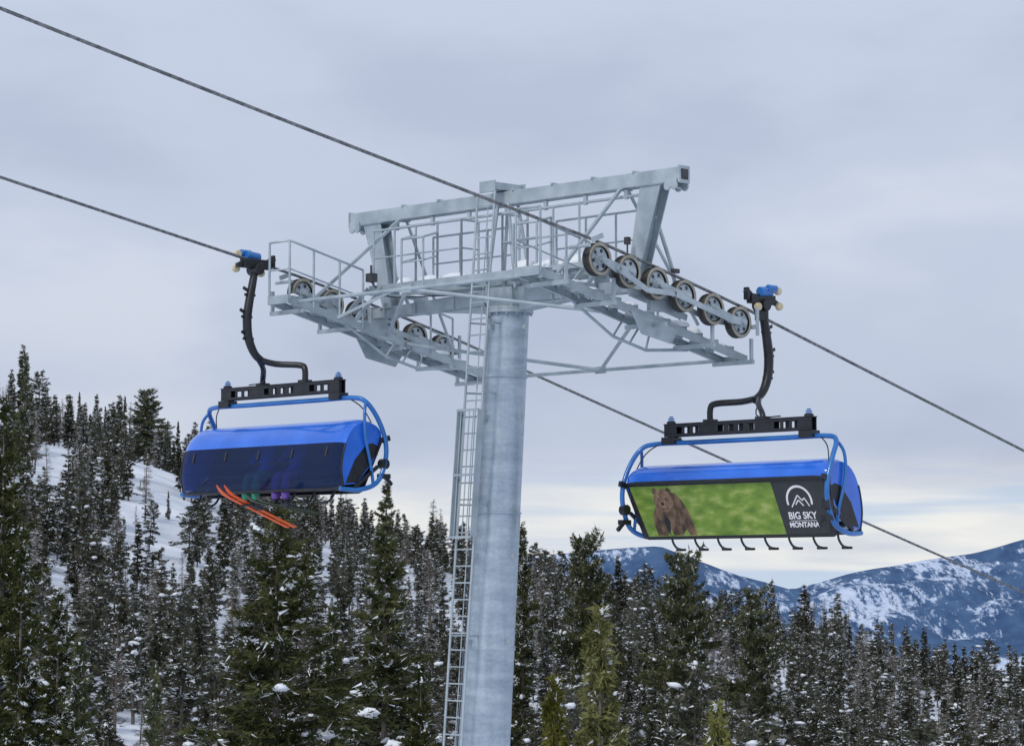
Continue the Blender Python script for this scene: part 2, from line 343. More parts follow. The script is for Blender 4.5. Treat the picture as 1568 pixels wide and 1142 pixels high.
for i in range(KN):
    bare=i>=7
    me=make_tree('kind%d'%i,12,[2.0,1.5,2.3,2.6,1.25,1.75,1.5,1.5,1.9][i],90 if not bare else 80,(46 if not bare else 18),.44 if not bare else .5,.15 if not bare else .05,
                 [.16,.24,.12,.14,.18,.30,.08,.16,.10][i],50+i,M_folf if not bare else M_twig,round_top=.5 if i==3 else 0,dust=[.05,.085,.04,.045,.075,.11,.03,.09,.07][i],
                 start=[.1,.12,.08,.2,.15,.1,.1,.15,.2][i],blobs=3,bs=.36,sticks=bare or i==4,stick_w=.03)
    ob=bpy.data.objects.new('kind%d'%i,me); col.objects.link(ob)
g=np.random.default_rng(11)
pts=[];sc_=[];rt_=[];ix_=[]
def clearing(x,y):
    px=784+4184*x/y
    e=10*math.sin(y*.09)+8*math.sin(y*.21+1)
    if 186+e<px<292+e and 318<y<420:
        if noise.noise(Vector((x/7,y/12,5)))>.22: return .8
        return .05
    if 186<px<300 and 275<y<=318: return .3
    if 66<px<112 and 330<y<420: return .08
    return 1.
yy=92.
while yy<492:
    sp_=3.3+ yy*.0016
    hw=.225*yy+18
    xx=-hw
    while xx<hw:
        x=xx+g.uniform(-.5,.5)*sp_*1.3; y=yy+g.uniform(-.5,.5)*sp_*1.3
        nz=noise.noise(Vector((x/15,y/15,2)))
        dens=.88 if nz>-.10 else (.45 if nz>-.28 else .12)
        if y<150: dens*=.45
        if y>415: dens=max(dens,.9)
        cl=clearing(x,y)
        if g.random()<dens*cl:
            h=float(H(x,y)); s=g.uniform(.34,.74)*(1+.35*noise.noise(Vector((x/30,y/30,9))))
            if g.random()<.10: s*=1.35
            if 240<y<330 and 180<784+4184*x/y<300: s*=.8
            if cl<.1: s*=.6
            kd=int(g.integers(0,7)) if g.random()<.80 else int(g.integers(7,9))
            pts.append((x,y,h)); ws_=s*g.uniform(.9,1.3); sc_.append((ws_,ws_,s)); rt_.append((g.normal(0,.025),g.normal(0,.025),g.uniform(0,6.28))); ix_.append(kd)
        xx+=sp_
    yy+=sp_
me=bpy.data.meshes.new('conifer_forest'); me.from_pydata(pts,[],[])
a=me.attributes.new('scl','FLOAT_VECTOR','POINT'); a.data.foreach_set('vector',np.array(sc_).ravel())
a=me.attributes.new('rot','FLOAT_VECTOR','POINT'); a.data.foreach_set('vector',np.array(rt_).ravel())
a=me.attributes.new('idx','INT','POINT'); a.data.foreach_set('value',ix_)
fo=link(bpy.data.objects.new('conifer_forest',me))
ng=bpy.data.node_groups.new('forest_instancer','GeometryNodeTree')
ng.interface.new_socket('Geometry',in_out='INPUT',socket_type='NodeSocketGeometry'); ng.interface.new_socket('Geometry',in_out='OUTPUT',socket_type='NodeSocketGeometry')
gi=ng.nodes.new('NodeGroupInput'); go=ng.nodes.new('NodeGroupOutput'); ip=ng.nodes.new('GeometryNodeInstanceOnPoints')
ci=ng.nodes.new('GeometryNodeCollectionInfo'); ci.inputs['Collection'].default_value=col; ci.inputs['Separate Children'].default_value=True; ci.inputs['Reset Children'].default_value=True
def na(nm,dt):
    n=ng.nodes.new('GeometryNodeInputNamedAttribute'); n.data_type=dt; n.inputs['Name'].default_value=nm
    return [o for o in n.outputs if o.enabled and o.name=='Attribute'][0]
ng.links.new(gi.outputs[0],ip.inputs['Points']); ng.links.new(ci.outputs[0],ip.inputs['Instance']); ip.inputs['Pick Instance'].default_value=True
ng.links.new(na('idx','INT'),ip.inputs['Instance Index']); ng.links.new(na('rot','FLOAT_VECTOR'),ip.inputs['Rotation']); ng.links.new(na('scl','FLOAT_VECTOR'),ip.inputs['Scale'])
ng.links.new(ip.outputs[0],go.inputs[0])
md=fo.modifiers.new('instances','NODES'); md.node_group=ng
print('forest trees',len(pts))
hero=[make_tree('spruce_mesh_a',12,2.9,260,160,.23,.07,.20,1,M_fol,dust=.028,blobs=14,bs=.17),
      make_tree('spruce_mesh_b',12,2.2,240,150,.23,.07,.22,2,M_fol,dust=.035,blobs=13,bs=.165),
      make_tree('pine_mesh_round',12,3.2,220,150,.28,.09,.14,3,M_fol,round_top=.6,dust=.035,blobs=7,bs=.19,start=.15),
      make_tree('young_pine_mesh',6,1.5,140,120,.22,.065,.20,5,M_yng,dust=.035,blobs=10,bs=.15,upk=.6),
      make_tree('spruce_mesh_c',12,1.8,220,120,.25,.07,.30,7,M_fol,dust=.055,blobs=11,bs=.17)]
HB=[12,12,12,6,12]
def tree_at(px,py,dist,k,wid=1.0,rot=0):
    x=(px-784)/4184*dist; zt=(900-py)/4184*dist; h=float(H(x,dist)); s=(zt-h)/HB[k]
    o=bpy.data.objects.new('pine_tree',hero[k]); o.location=(x,dist,h); o.scale=(s*wid,s*wid,s); o.rotation_euler=(0,0,rot); link(o)
for a in [(425,768,72,0,1.05,.3),(590,812,80,1,1.0,1.2),(918,935,84,3,.6,.7),(900,824,185,2,.5,2),(1045,852,180,2,.6,.5),
          (226,598,436,2,1.0,2.2),(5,610,112,0,.7,1.9),(92,900,100,4,.9,.2),(592,738,250,1,.8,3),(1155,905,190,2,.55,1),
          (125,975,62,4,.8,4),(38,540,300,4,.55,.4),(1095,1080,70,3,.6,5),(850,1040,72,3,.5,1.1),(35,800,80,4,.7,.4),
          (510,930,105,4,.8,3.6),(800,800,190,4,.6,5),(645,1010,70,0,.5,2.2),(240,1010,66,4,.6,2.),
          (120,600,440,4,.6,4.4),(190,606,445,4,.6,2.9),(85,612,440,4,.55,.1),(160,622,440,1,.6,.8),(272,645,440,4,.6,.8),(770,790,260,4,.6,1.3),
          (215,735,372,4,.7,1.),(258,752,352,4,.7,2.),(236,780,345,1,.6,.3),(282,742,380,1,.6,4.)]:
    tree_at(*a)

# ------------------------------------------------------------ tower
OX,OY=-.05,46.8; RZ=R(-45)
tower=empty('chairlift_tower',(OX,OY,0),RZ)
def pc(wz): return .084*(wz-4.7)
gw=float(H(OX,OY))-.6
b=MB()
def pr(wz): return .335+(4.7-wz)*.0125
secs=[gw,-3.2,-1.02,1.27,3.6,4.72]
for i in range(len(secs)-1):
    z0,z1=secs[i],secs[i+1]; k=.014*(len(secs)-i)*.4
    b.tube([(0,pc(z),z) for z in (z0,(z0+z1)/2,z1)],[pr(z)+k for z in (z0,(z0+z1)/2,z1)],40)
for z in secs[1:-1]:
    b.tube([(0,pc(z),z-.014),(0,pc(z),z+.014)],[pr(z)+.038]*2,40)
b.obj('pole',M_pole,tower)
b=MB()
b.tube([(0,0,4.70),(0,0,4.76)],[.42,.42],32); b.tube([(0,0,4.762),(0,0,4.80)],[.42,.42],32)
for k in range(14):
    an=k*math.pi/7; b.tube([(.385*math.cos(an),.385*math.sin(an),4.66),(.385*math.cos(an),.385*math.sin(an),4.84)],.018,6)
b.hexa([(-.34,-.26,4.80),(.34,-.26,4.80),(.34,.26,4.80),(-.34,.26,4.80),(-.3,-.24,5.14),(.3,-.24,5.14),(.3,.24,5.14),(-.3,.24,5.14)])
for sx in(-1,1):
    b.hexa([(sx*.3,-.02,4.81),(sx*1.0,-.02,4.95),(sx*1.0,.02,4.95),(sx*.3,.02,4.81),(sx*.3,-.02,5.0),(sx*1.0,-.02,5.0),(sx*1.0,.02,5.0),(sx*.3,.02,5.0)])
b.obj('pole_head',M_galv,tower)
b=MB()
for z in (4.45,2.9,.55,-.9):
    for sy in(-1,1):
        b.beam((0,pc(z)+sy*(pr(z)-.02),z),(0,pc(z)+sy*(pr(z)+.12),z),.05,.08)
    b.beam((pr(z)-.02,pc(z),z),(pr(z)+.1,pc(z),z),.05,.08)
b.obj('pole_lugs',M_galv,tower)
b=MB()
for sx in(-1,1):
    b.hexa([(sx*.28,-.17,4.86),(sx*3.45,-.12,4.84),(sx*3.45,.12,4.84),(sx*.28,.17,4.86),(sx*.28,-.17,5.13),(sx*3.45,-.12,5.0),(sx*3.45,.12,5.0),(sx*.28,.17,5.13)])
    b.hexa([(sx*.28,-.15,4.72),(sx*1.7,-.10,4.84),(sx*1.7,.10,4.84),(sx*.28,.15,4.72),(sx*.28,-.15,4.857),(sx*1.7,-.10,4.853),(sx*1.7,.10,4.853),(sx*.28,.15,4.857)])
    b.beam((sx*3.4,0,4.5),(sx*3.4,0,5.05),.10,.36,up=(0,1,0))
    for u in (1.2,2.2,3.0): b.beam((sx*u,0,4.84),(sx*u,0,5.1),.03,.38,up=(0,1,0))
b.obj('crossarm',M_galv,tower,.008)
b=MB()
b.beam((-4,0,6.69),(4.0,0,6.69),.24,.24)
for sx in(-1,1):
    b.beam((sx*4.001,0,6.69),(sx*4.03,0,6.69),.28,.29)
b.obj('lifting_beam',M_galv,tower,.01)
b=MB()
for sx in(-1,1):
    b.beam((sx*4.031,0,6.69),(sx*4.036,0,6.69),.17,.17)  # dark plate stands in for the shade inside the open tube end
b.obj('beam_end_shade_plate',M_dark,tower)
b=MB()
for sx in(-1,1):
    for v in(-.12,.12):
        b.hexa([(sx*2.86,v-.01,5.02),(sx*3.10,v-.01,5.02),(sx*3.10,v+.01,5.02),(sx*2.86,v+.01,5.02),
            (sx*3.16,v-.01,6.56),(sx*3.62,v-.01,6.56),(sx*3.62,v+.01,6.56),(sx*3.16,v+.01,6.56)])
    b.hexa([(sx*2.95,-.109,5.02),(sx*3.02,-.109,5.02),(sx*3.02,.109,5.02),(sx*2.95,.109,5.02),
            (sx*3.34,-.109,6.56),(sx*3.43,-.109,6.56),(sx*3.43,.109,6.56),(sx*3.34,.109,6.56)])
    b.box(min(sx*3.1,sx*3.7),max(sx*3.1,sx*3.7),-.16,.16,6.555,6.568)
    b.box(min(sx*2.8,sx*3.16),max(sx*2.8,sx*3.16),-.17,.17,5.0,5.02)
    b.tube([(sx*3.3,.1,6.1),(sx*3.25,.55,5.3),(sx*3.2,.7,5.0)],.035,6)
    for v in(-.135,.135):
        b.box(min(sx*3.72,sx*3.98),max(sx*3.72,sx*3.98),v-.012,v+.012,6.52,6.62)
    for u in(3.78,3.92):
        for v in(-.135,.135):
            b.lathe((sx*u,v-.016,6.51),(0,1,0),[(0,.0),(0,.075),(.032,.075),(.032,0)],14)
    b.lathe((sx*3.85,-.16,6.50),(0,1,0),[(0,0),(0,.03),(.32,.03),(.32,0)],10)
    b.beam((sx*2.7,-.1,6.56),(sx*3.0,-1.9,5.0),.055,.055)
    b.beam((sx*2.7,.1,6.56),(sx*3.0,1.5,4.4),.045,.045)
    b.box(sx*2.7-.08,sx*2.7+.08,-.13,.13,6.555,6.57)
b.box(-.30,.02,-.38,.34,6.83,6.86); b.box(-.28,0,-.36,.32,6.86,6.96)
b.box(-.33,.05,-.40,-.37,6.78,6.98); b.box(-.33,.05,.33,.36,6.78,6.98)
b.tube([(-3.1,-.05,6.44),(3.1,-.05,6.44)],.026,8)
for u in np.linspace(-2.8,2.8,7):
    b.box(u-.035,u+.035,-.08,-.02,6.40,6.565)
    b.box(u+.2,u+.24,-.15,.15,6.80,6.84)
b.obj('lifting_frame_struts',M_galv,tower,.005)
b=MB()
for v in(-.2,.2):
    b.tube([(-.35,v,5.1),(-.15,v*.6,6.6)],.03,8); b.tube([(.35,v,5.1),(.1,v*.6,6.6)],.03,8)
b.obj('centre_mast',M_galv,tower)

def ropeC(v): return 5.13-.222*v
def wc(v): return ropeC(v)-.74
def rail(b,path,h=1.02,posts=None,mid=True,r=.021):
    pts=[Vector(p) for p in path]
    b.tube([p+Vector((0,0,h)) for p in pts],r,6)
    if mid: b.tube([p+Vector((0,0,h*.52)) for p in pts],r*.75,6)
    for p in pts: b.tube([p,p+Vector((0,0,h))],r,6)
for sx,nm in((-1,'far'),(1,'near')):
    b=MB(); sn=MB()
    def P(u,v,w): return (sx*u,v,w)
    for u,s in((2.76,1),(3.30,-1)):
        b.channel(P(u,-2.62,wc(-2.62)),P(u,2.4,wc(2.4)),.13,.045,.008,(sx*s,0,0))
    k=0; v=-2.5
    while v<2.3:
        z=wc(v+.1)+.10
        x0,x1=min(sx*2.81,sx*3.25),max(sx*2.81,sx*3.25)
        for q in range(4): b.box(x0,x1,v+q*.062,v+q*.062+.014,z-.025,z)
        b.box(x0-.008,x0,v-.01,v+.22,z-.06,z+.02); b.box(x1,x1+.008,v-.01,v+.22,z-.06,z+.02)
        if random.random()<.7:
            sn.lump((sx*random.uniform(2.95,3.12),v+.1,z),random.uniform(.15,.24),random.uniform(.10,.17),random.uniform(.06,.12))
        v+=.40; k+=1
    for v in(-2.3,-1.2,0,1.2,2.2):
        b.beam(P(2.72,v,wc(v)-.11),P(3.62,v,wc(v)-.11),.05,.07)
    b.tube([P(2.76,-1.3,wc(-1.3)-.06),P(2.76,-.35,wc(-.35)-.36),P(2.76,.45,wc(.45)-.36),P(2.76,1.5,wc(1.5)-.06)],.028,6)
    for v in(-.35,.05,.45): b.tube([P(2.76,v,wc(v)-.36),P(2.76,v+(.25 if v<.4 else .1),wc(v)-.06)],.02,6)
    b.hexa([P(3.335,-.30,wc(-.3)-.34),P(3.335,.42,wc(.42)-.30),P(3.355,.42,wc(.42)-.30),P(3.355,-.30,wc(-.3)-.34),P(3.335,-.55,wc(-.55)-.02),P(3.335,.6,wc(.6)-.02),P(3.355,.6,wc(.6)-.02),P(3.355,-.55,wc(-.55)-.02)])
    rail(b,[P(3.3,-2.6,wc(-2.6)),P(2.76,-2.6,wc(-2.6)),P(2.76,-2.05,wc(-2.05)),P(2.76,-1.45,wc(-1.45)),P(2.76,-.9,wc(-.9))])
    rail(b,[P(2.76,.75,wc(.75)),P(2.76,1.3,wc(1.3))],h=.8)
    b.beam(P(3.3,-2.63,wc(-2.63)),P(2.75,-2.63,wc(-2.63)),.02,.15)
    b.beam(P(3.3,2.41,wc(2.41)),P(2.75,2.41,wc(2.41)),.02,.15)
    b.obj('catwalk_'+nm,M_galv,tower); sn.obj('catwalk_snow_'+nm,M_snow,tower)
b=MB(); sn=MB()
WZ=5.30
for v in(-.68,-.24,.24,.68): b.channel((-2.85,v,WZ),(2.85,v,WZ),.09,.03,.008,(0,1 if v in(-.68,.24) else -1,0))
u=-2.8
while u<2.75:
    if not(-.35<u<.25):
        b.box(u,u+.022,-.66,-.26,WZ-.02,WZ+.02); b.box(u,u+.022,.26,.66,WZ-.02,WZ+.02)
    u+=.08
for sx in(-1,1):
    for u in(.6,1.7,2.8): b.beam((sx*u,-.7,5.21),(sx*u,.7,5.21),.05,.07)
    rail(b,[(sx*2.75,-.66,WZ),(sx*2.2,-.66,WZ),(sx*1.65,-.66,WZ),(sx*1.1,-.66,WZ),(sx*.5,-.66,WZ)] if sx<0 else [(2.3,-.66,WZ),(1.7,-.66,WZ),(1.1,-.66,WZ),(.5,-.66,WZ)])
    rail(b,[(sx*2.6,.66,WZ),(sx*1.9,.66,WZ),(sx*1.2,.66,WZ),(sx*.5,.66,WZ)])
    rail(b,[(sx*.5,-.66,WZ),(sx*.5,-.25,WZ)])
    rail(b,[(sx*1.1,-.66,WZ),(sx*1.1,-1.0,WZ-.1),(sx*1.65,-1.0,WZ-.1),(sx*1.65,-.66,WZ)],h=.85)
    for u in (.85,1.45,2.1):
        sn.lump((sx*u,-.46,WZ+.02),random.uniform(.22,.34),.18,random.uniform(.12,.2))
        sn.lump((sx*u+.1,.46,WZ+.02),random.uniform(.18,.28),.15,random.uniform(.07,.13))
    for uu in(2.5,2.88):
        b.beam((sx*uu,-.68,WZ),(sx*uu,-1.3,wc(-1.3)),.03,.07)
    b.beam((sx*1.9,-.68,WZ),(sx*2.76,-1.5,wc(-1.5)),.03,.05)
b.obj('cross_walkway',M_galv,tower); sn.obj('walkway_snow',M_snow,tower)
b=MB()
for v,zz in((2.3,wc(2.3)-.02),(-2.4,wc(-2.4)+.02)):
    b.tube([(-2.75,v,zz),(2.75,v,zz)],.033,8)
    for sx in(-1,1): b.tube([(sx*2.75,.15 if v>0 else -.3,4.36 if v>0 else 4.5),(0,v,zz)],.033,8)
    b.box(-.12,.12,v-.02,v+.02,zz-.06,zz+.06)
b.obj('tie_bracing',M_galv,tower)
def sheave(par,u,v,z,side,nm):
    b=MB()
    n=28
    b.lathe((u,v,z),(1,0,0),[(-.075,.20),(-.075,.262),(-.045,.268),(-.03,.245),(.03,.245),(.045,.268),(.075,.262),(.075,.20)],n,0)
    for s in(-1,1):
        b.lathe((u+s*.076,v,z),(1,0,0),[(0,.262),(s*.006,.25),(s*.006,.222),(0,.212)],n,1)
        b.lathe((u+s*.03,v,z),(1,0,0),[(s*.0,.21),(s*.02,.19),(s*.02,.085),(s*.05,.08),(s*.06,.05),(s*.06,0)],n,2)
        for k in range(6):
            an=k*math.pi/3+.2
            b.lathe((u+s*.0505,v+.14*math.cos(an),z+.14*math.sin(an)),(1,0,0),[(0,.033),(s*.003,.033),(s*.003,0)],10,3)
    b.obj(nm,[M_rub,M_tan,M_galv,M_dark],par)
VS=[-1.62,-.93,-.26,.42,1.13,1.82]
for sx,nm in((-1,'far'),(1,'near')):
    U=sx*3.6
    zs=[ropeC(v)-.27 - .018*abs(v)**1.5*.6 for v in VS]
    for i,(v,z) in enumerate(zip(VS,zs)): sheave(tower,U,v,z,sx,'sheave_%s_%d'%(nm,i+1))
    b=MB()
    for s in(-1,1):
        uu=U+s*.125
        for i in(0,2,4):
            p=Vector((uu,VS[i],zs[i]));q=Vector((uu,VS[i+1],zs[i+1])); mid_=(p+q)/2+Vector((0,0,-.05))
            d=(q-p).normalized()
            b.beam(p-d*.07,mid_,.02,.08,h2=.16); b.beam(mid_,q+d*.07,.02,.16,h2=.08)
            for c in(p,q,mid_): b.lathe(c+Vector((s*.01,0,0)),(s,0,0),[(0,.05),(.035,.05),(.035,0)],12)
        m1=Vector((U+s*.16,(VS[0]+VS[1])/2,(zs[0]+zs[1])/2-.07)); m2=Vector((U+s*.16,(VS[2]+VS[3])/2,(zs[2]+zs[3])/2-.07)); m3=Vector((U+s*.16,(VS[4]+VS[5])/2,(zs[4]+zs[5])/2-.07))
        c1=(m1+m2)/2+Vector((0,0,-.14))
        for p,q in((m1,c1),(c1,m2)): b.beam(p,q,.02,.09)
        b.beam(m2+Vector((s*.03,0,-.02)),m3+Vector((s*.03,0,-.02)),.02,.09)
    cc=Vector((U-sx*.2,0,4.66))
    b.beam(Vector((U-sx*.2,-.65,ropeC(-.65)-.52)),cc,.03,.10,h2=.18); b.beam(cc,Vector((U-sx*.2,.75,ropeC(.75)-.52)),.03,.18,h2=.10)
    b.beam((U+sx*.2,-1.95,ropeC(-1.95)-.1),(U+sx*.2,-1.7,ropeC(-1.7)+.05),.03,.08)
    b.tube([(U-.24,-2.0,ropeC(-2)-.2),(U+.2,-2.0,ropeC(-2)-.2)],.03,8)
    b.beam((U-.22,2.1,ropeC(2.1)-.3),(U+.2,2.1,ropeC(2.1)-.3),.04,.07)
    b.beam((U+.19,2.1,ropeC(2.1)-.45),(U+.19,2.1,ropeC(2.1)+.02),.03,.06)
    for v in(-2.3,-1.2,1.2,2.2): b.beam((U-sx*.03,v,wc(v)-.1),(U-sx*.03,v,wc(v)+.28),.04,.06)
    b.obj('sheave_rockers_'+nm,M_galv,tower)
b=MB()
def lp(u,z,off=.72): return Vector((u,pc(z)-off,z))
for u in(-.21,.21):
    b.tube([lp(u,gw+.4),lp(u,4.6),lp(u,6.75)],.022,6)
z=gw+.6
while z<6.7:
    b.tube([lp(-.21,z),lp(.21,z)],.014,5); z+=.28
for z in (-8,-5.5,-3,-.8,1.4,3.3,4.5):
    for u in(-.21,.21): b.tube([lp(u,z),Vector((u*.6,pc(z)-pr(z)+.02,z))],.018,5)
b.tube([lp(0,gw+.4,.66),lp(0,6.5,.66)],.01,5)
b.obj('ladder',M_galv,tower)
b=MB()
for u in(-.25,.25):
    b.beam(lp(u,.85,.78),lp(u,3.0,.78),.015,.14,up=(0,1,0))
for u in(-.16,-.06,.04,.14):
    b.tube([lp(u,.85,.84),lp(u,3.0,.84)],.01,5)
for zz in(.85,1.9,3.0): b.beam(lp(-.26,zz,.84),lp(.26,zz,.84),.03,.04)
b.obj('ladder_guard',M_galv,tower)
b=MB()
b.box(-2.75,-2.6,-.85,-.7,5.40,5.55); b.tube([(-2.68,-.78,5.55),(-2.68,-.78,5.70)],.02,6)
b.box(3.02,3.10,-.36,-.28,5.6,5.72); b.tube([(3.06,-.32,5.4),(3.06,-.32,5.6)],.015,6); b.box(3.45,3.52,.3,.45,5.15,5.22)
b.tube(smooth_path([(-2.68,-.78,5.4),(-2.5,-.5,5.15),(-1.5,-.3,5.1),(-.4,-.35,5.0),(-.1,-.38,4.6)],6),.012,5)
b.tube([(-.14,pc(4.5)-pr(4.5)-.02,4.6),(-.14,pc(gw+1)-pr(gw+1)-.05,gw+1)],.014,5)
b.obj('sensor_boxes_and_cable',M_dark,tower)
b=MB(); b.box(-1.1,1.1,pc(gw)-1.1,pc(gw)+1.1,gw-1.0,gw+.75); M_conc=mat('concrete',(.25,.25,.24),(.35,.35,.33),rough=.9,bump=.2); b.obj('footing',M_conc,tower,.03)

# ------------------------------------------------------------ ropes
def rope_z(v,k):
    if v<-1.7:
        d=-1.7-v; return ropeC(-1.7)+ .172*d+ (.00025 if k else .0006)*d*d
    if v>1.9:
        d=v-1.9; return ropeC(1.9)-(.262*d) + .0002*d*d
    return ropeC(v)+ -.004*v*v+.01
for k,u in((0,3.6),(1,-3.6)):
    e=empty('haul_rope',(OX,OY,0),RZ)
    vs=np.arange(-60,48,.045); n=18
    c=np.stack([np.full_like(vs,u),vs,[rope_z(v,k) for v in vs]],1)
    tn=np.gradient(c,axis=0); tn/=np.linalg.norm(tn,axis=1)[:,None]
    e1=np.tile([1.,0,0],(len(vs),1)); e2=np.cross(tn,e1)
    th=np.arange(n)*2*np.pi/n
    ph=vs*2*np.pi/.42
    rr=.0185+.0085*np.abs(np.cos(3*(th[None]-ph[:,None])))
    P=c[:,None]+rr[...,None]*(np.cos(th)[None,:,None]*e1[:,None]+np.sin(th)[None,:,None]*e2[:,None])
    m=len(vs); i=np.arange(m-1)[:,None]*n; j=np.arange(n)[None]; j2=(j+1)%n
    F=np.stack([i+j,i+j2,i+n+j2,i+n+j],-1).reshape(-1,4)
    me=bpy.data.meshes.new('rope_strands'); me.from_pydata(P.reshape(-1,3).tolist(),[],F.tolist()); me.materials.append(M_rope)
    me.polygons.foreach_set('use_smooth',[True]*len(F)); link(bpy.data.objects.new('rope_strands',me),e)

# ------------------------------------------------------------ chairs
TP=Vector((0,-1.0,-3.12)); BP=Vector((0,-.68,-4.04)); UPV=(TP-BP).normalized(); NV=Vector((1,0,0)).cross(UPV)
PH=(TP-BP).length
def PP(x,y,off=0): return BP+UPV*y+Vector((x,0,0))+NV*off
def flat(b,pts,off,mi=0):
    b.add([PP(x,y,off) for x,y in pts],[tuple(range(len(pts)))],mi)
def ell(cx,cy,rx,ry,n=20,rot=0,jag=0):
    o=[]
    for i in range(n):
        a=2*math.pi*i/n; k=1+random.uniform(-jag,jag); x=rx*math.cos(a)*k; y=ry*math.sin(a)*k
        o.append((cx+x*math.cos(rot)-y*math.sin(rot),cy+x*math.sin(rot)+y*math.cos(rot)))
    return o
def make_chair(loc,rz,rope_drop):
    ch=empty('bubble_chair',loc,rz)
    b=MB()
    b.box(-.07,.07,-.32,.30,-.10,.06); b.beam((0,-.25,.0),(0,-.42,.12),.08,.10); b.beam((0,.25,.0),(0,.42,-.08),.08,.08)
    b.box(-.06,.06,-.12,.12,rope_drop-.05,-.09); b.lathe((-.14,0,-.12),(1,0,0),[(0,0),(0,.1),(.28,.1),(.28,0)],16)
    b.box(-.05,.05,-.42,-.36,-.05,.16)
    b.obj('grip_body',M_black,ch,.01)
    b=MB(); b.lathe((.06,-.12,.10),(0,1,.1),[(0,0),(0,.085),(.30,.085),(.30,0)],16); b.lathe((.12,.02,.17),(0,1,.0),[(0,0),(0,.06),(.22,.06),(.22,0)],14)
    b.obj('grip_springs',M_blue,ch,.008)
    b=MB()
    for (y,z) in((.33,.14),(.36,-.12),(-.2,-.16)): b.lathe((.05,y,z),(1,0,0),[(0,0),(0,.06),(.02,.068),(.06,.068),(.08,.06),(.08,0)],16)
    b.obj('grip_rollers',M_cream,ch)
    b=MB()
    path=smooth_path([(0,0,-.08),(0,.06,-.35),(0,.14,-.72),(0,.18,-1.02),(0,.14,-1.34),(0,.0,-1.60),(0,-.22,-1.74)],5)
    b.tube(path,[.062+.02*math.sin(math.pi*i/(len(path)-1)) for i in range(len(path))],10)
    for t in(8,14,20):
        p=path[t]; b.beam(p+Vector((0,.03,.06)),p+Vector((0,.16,.12)),.03,.05); b.tube([p+Vector((0,-.1,0)),p+Vector((0,.12,0))],.028,6)
    b.tube(smooth_path([(0,-.1,-1.69),(-.15,-.35,-1.76),(-.52,-.6,-1.79),(-.62,-.62,-1.88),(-.62,-.62,-2.12)],4),.055,8)
    b.tube(smooth_path([(0,-.08,-1.68),(.25,-.4,-1.82),(.5,-.6,-2.0),(.52,-.62,-2.12)],4),.05,8)
    for x in(-.62,.52): b.box(x-.1,x+.1,-.70,-.54,-2.12,-2.05)
    cab=smooth_path([(.02,.2,-1.0),(.05,.02,-1.5),(.2,-.4,-2.0),(.9,-.62,-2.06)],5); b.tube(cab,.012,5)
    b.obj('hanger_arm',M_black,ch)
    b=MB()
    for y in(-.69,-.55):
        b.beam((-1.6,y,-2.13),(1.6,y,-2.13),.02,.05); b.beam((-1.6,y,-2.29),(1.6,y,-2.29),.02,.05)
        solid=[(-1.6,-1.32),(-1.2,-1.14),(-1.02,-.95),(-.82,-.4),(-.27,-.16),(-.05,.05),(.16,.27),(.4,.82),(.95,1.02),(1.14,1.2),(1.32,1.6)]
        for a0,a1 in solid: b.box(a0,a1,y-.009,y+.009,-2.27,-2.15)
    b.box(-1.62,1.62,-.70,-.54,-2.105,-2.09)
    for x in(-1.5,1.5):
        b.box(x-.14,x+.14,-.73,-.51,-2.44,-2.32); b.lathe((x,-.62,-2.09),(0,0,1),[(0,.08),(.04,.08),(.04,0)],14)
        b.box(x-.05,x+.05,-.66,-.58,-2.33,-2.1)
    b.obj('carrier_beam',M_black,ch,.005)
    b=MB()
    for x in(-1.5,1.5):
        for k in range(3): b.lathe((x,-.62,-2.05+k*.033),(0,0,1),[(0,0),(0,.035+.02*(k<2)),(.02,.035+.02*(k<2)),(.02,0)],14)
    b.obj('suspension_springs',M_blue,ch)
    b=MB()
    for s in(-1,1):
        pth=smooth_path([(0,-.62,-2.42),(s*1.0,-.62,-2.42),(s*1.85,-.62,-2.42),(s*2.12,-.70,-2.50),(s*2.20,-.90,-2.78),(s*2.22,-1.06,-3.15),(s*2.22,-1.06,-3.5),(s*2.22,-.88,-3.86),(s*2.2,-.5,-4.0),(s*2.14,-.1,-3.99)],6)
        b.tube(pth,.042,10)
        b.tube(smooth_path([(s*2.12,-.70,-2.5),(s*2.2,-.60,-2.7),(s*2.22,-.6,-3.1),(s*2.2,-.75,-3.6),(s*2.2,-.8,-3.9)],5),.028,8)
    b.obj('tube_frame',M_blue,ch)
    b=MB()
    b.tube([(-2.2,-.45,-3.97),(2.2,-.45,-3.97)],.035,8)
    for s in(-1,1):
        b.tube(smooth_path([(s*1.7,-.62,-2.4),(s*1.98,-.75,-2.6),(s*2.12,-.9,-3.0),(s*2.14,-.95,-3.4)],5),.011,5)
        b.lathe((s*2.2-.06,-1.04,-3.55),(1,0,0),[(0,0),(0,.09),(.12,.09),(.12,0)],14)
        b.box(s*2.2-.06,s*2.2+.06,-1.15,-.94,-3.8,-3.72)
        b.beam((s*2.2,-1.05,-3.75),(s*2.2,-1.22,-3.90),.05,.06)
        b.beam((s*2.2,-.9,-3.6),(s*2.2,-.4,-3.95),.04,.06)
        b.beam((s*2.2,-1.0,-3.15),(s*2.2,-1.16,-3.1),.07,.09)
    b.obj('frame_fittings',M_black,ch)
    prof=smooth_path([(0,-1.06,-3.10),(0,-1.03,-2.95),(0,-.90,-2.84),(0,-.66,-2.79),(0,-.42,-2.86),(0,-.22,-3.06),(0,-.10,-3.36),(0,-.05,-3.70),(0,-.10,-3.99)],4)
    K=len(prof); A=np.concatenate([[-2.17,-2.15,-2.08],np.linspace(-1.95,1.95,14),[2.08,2.15,2.17]])
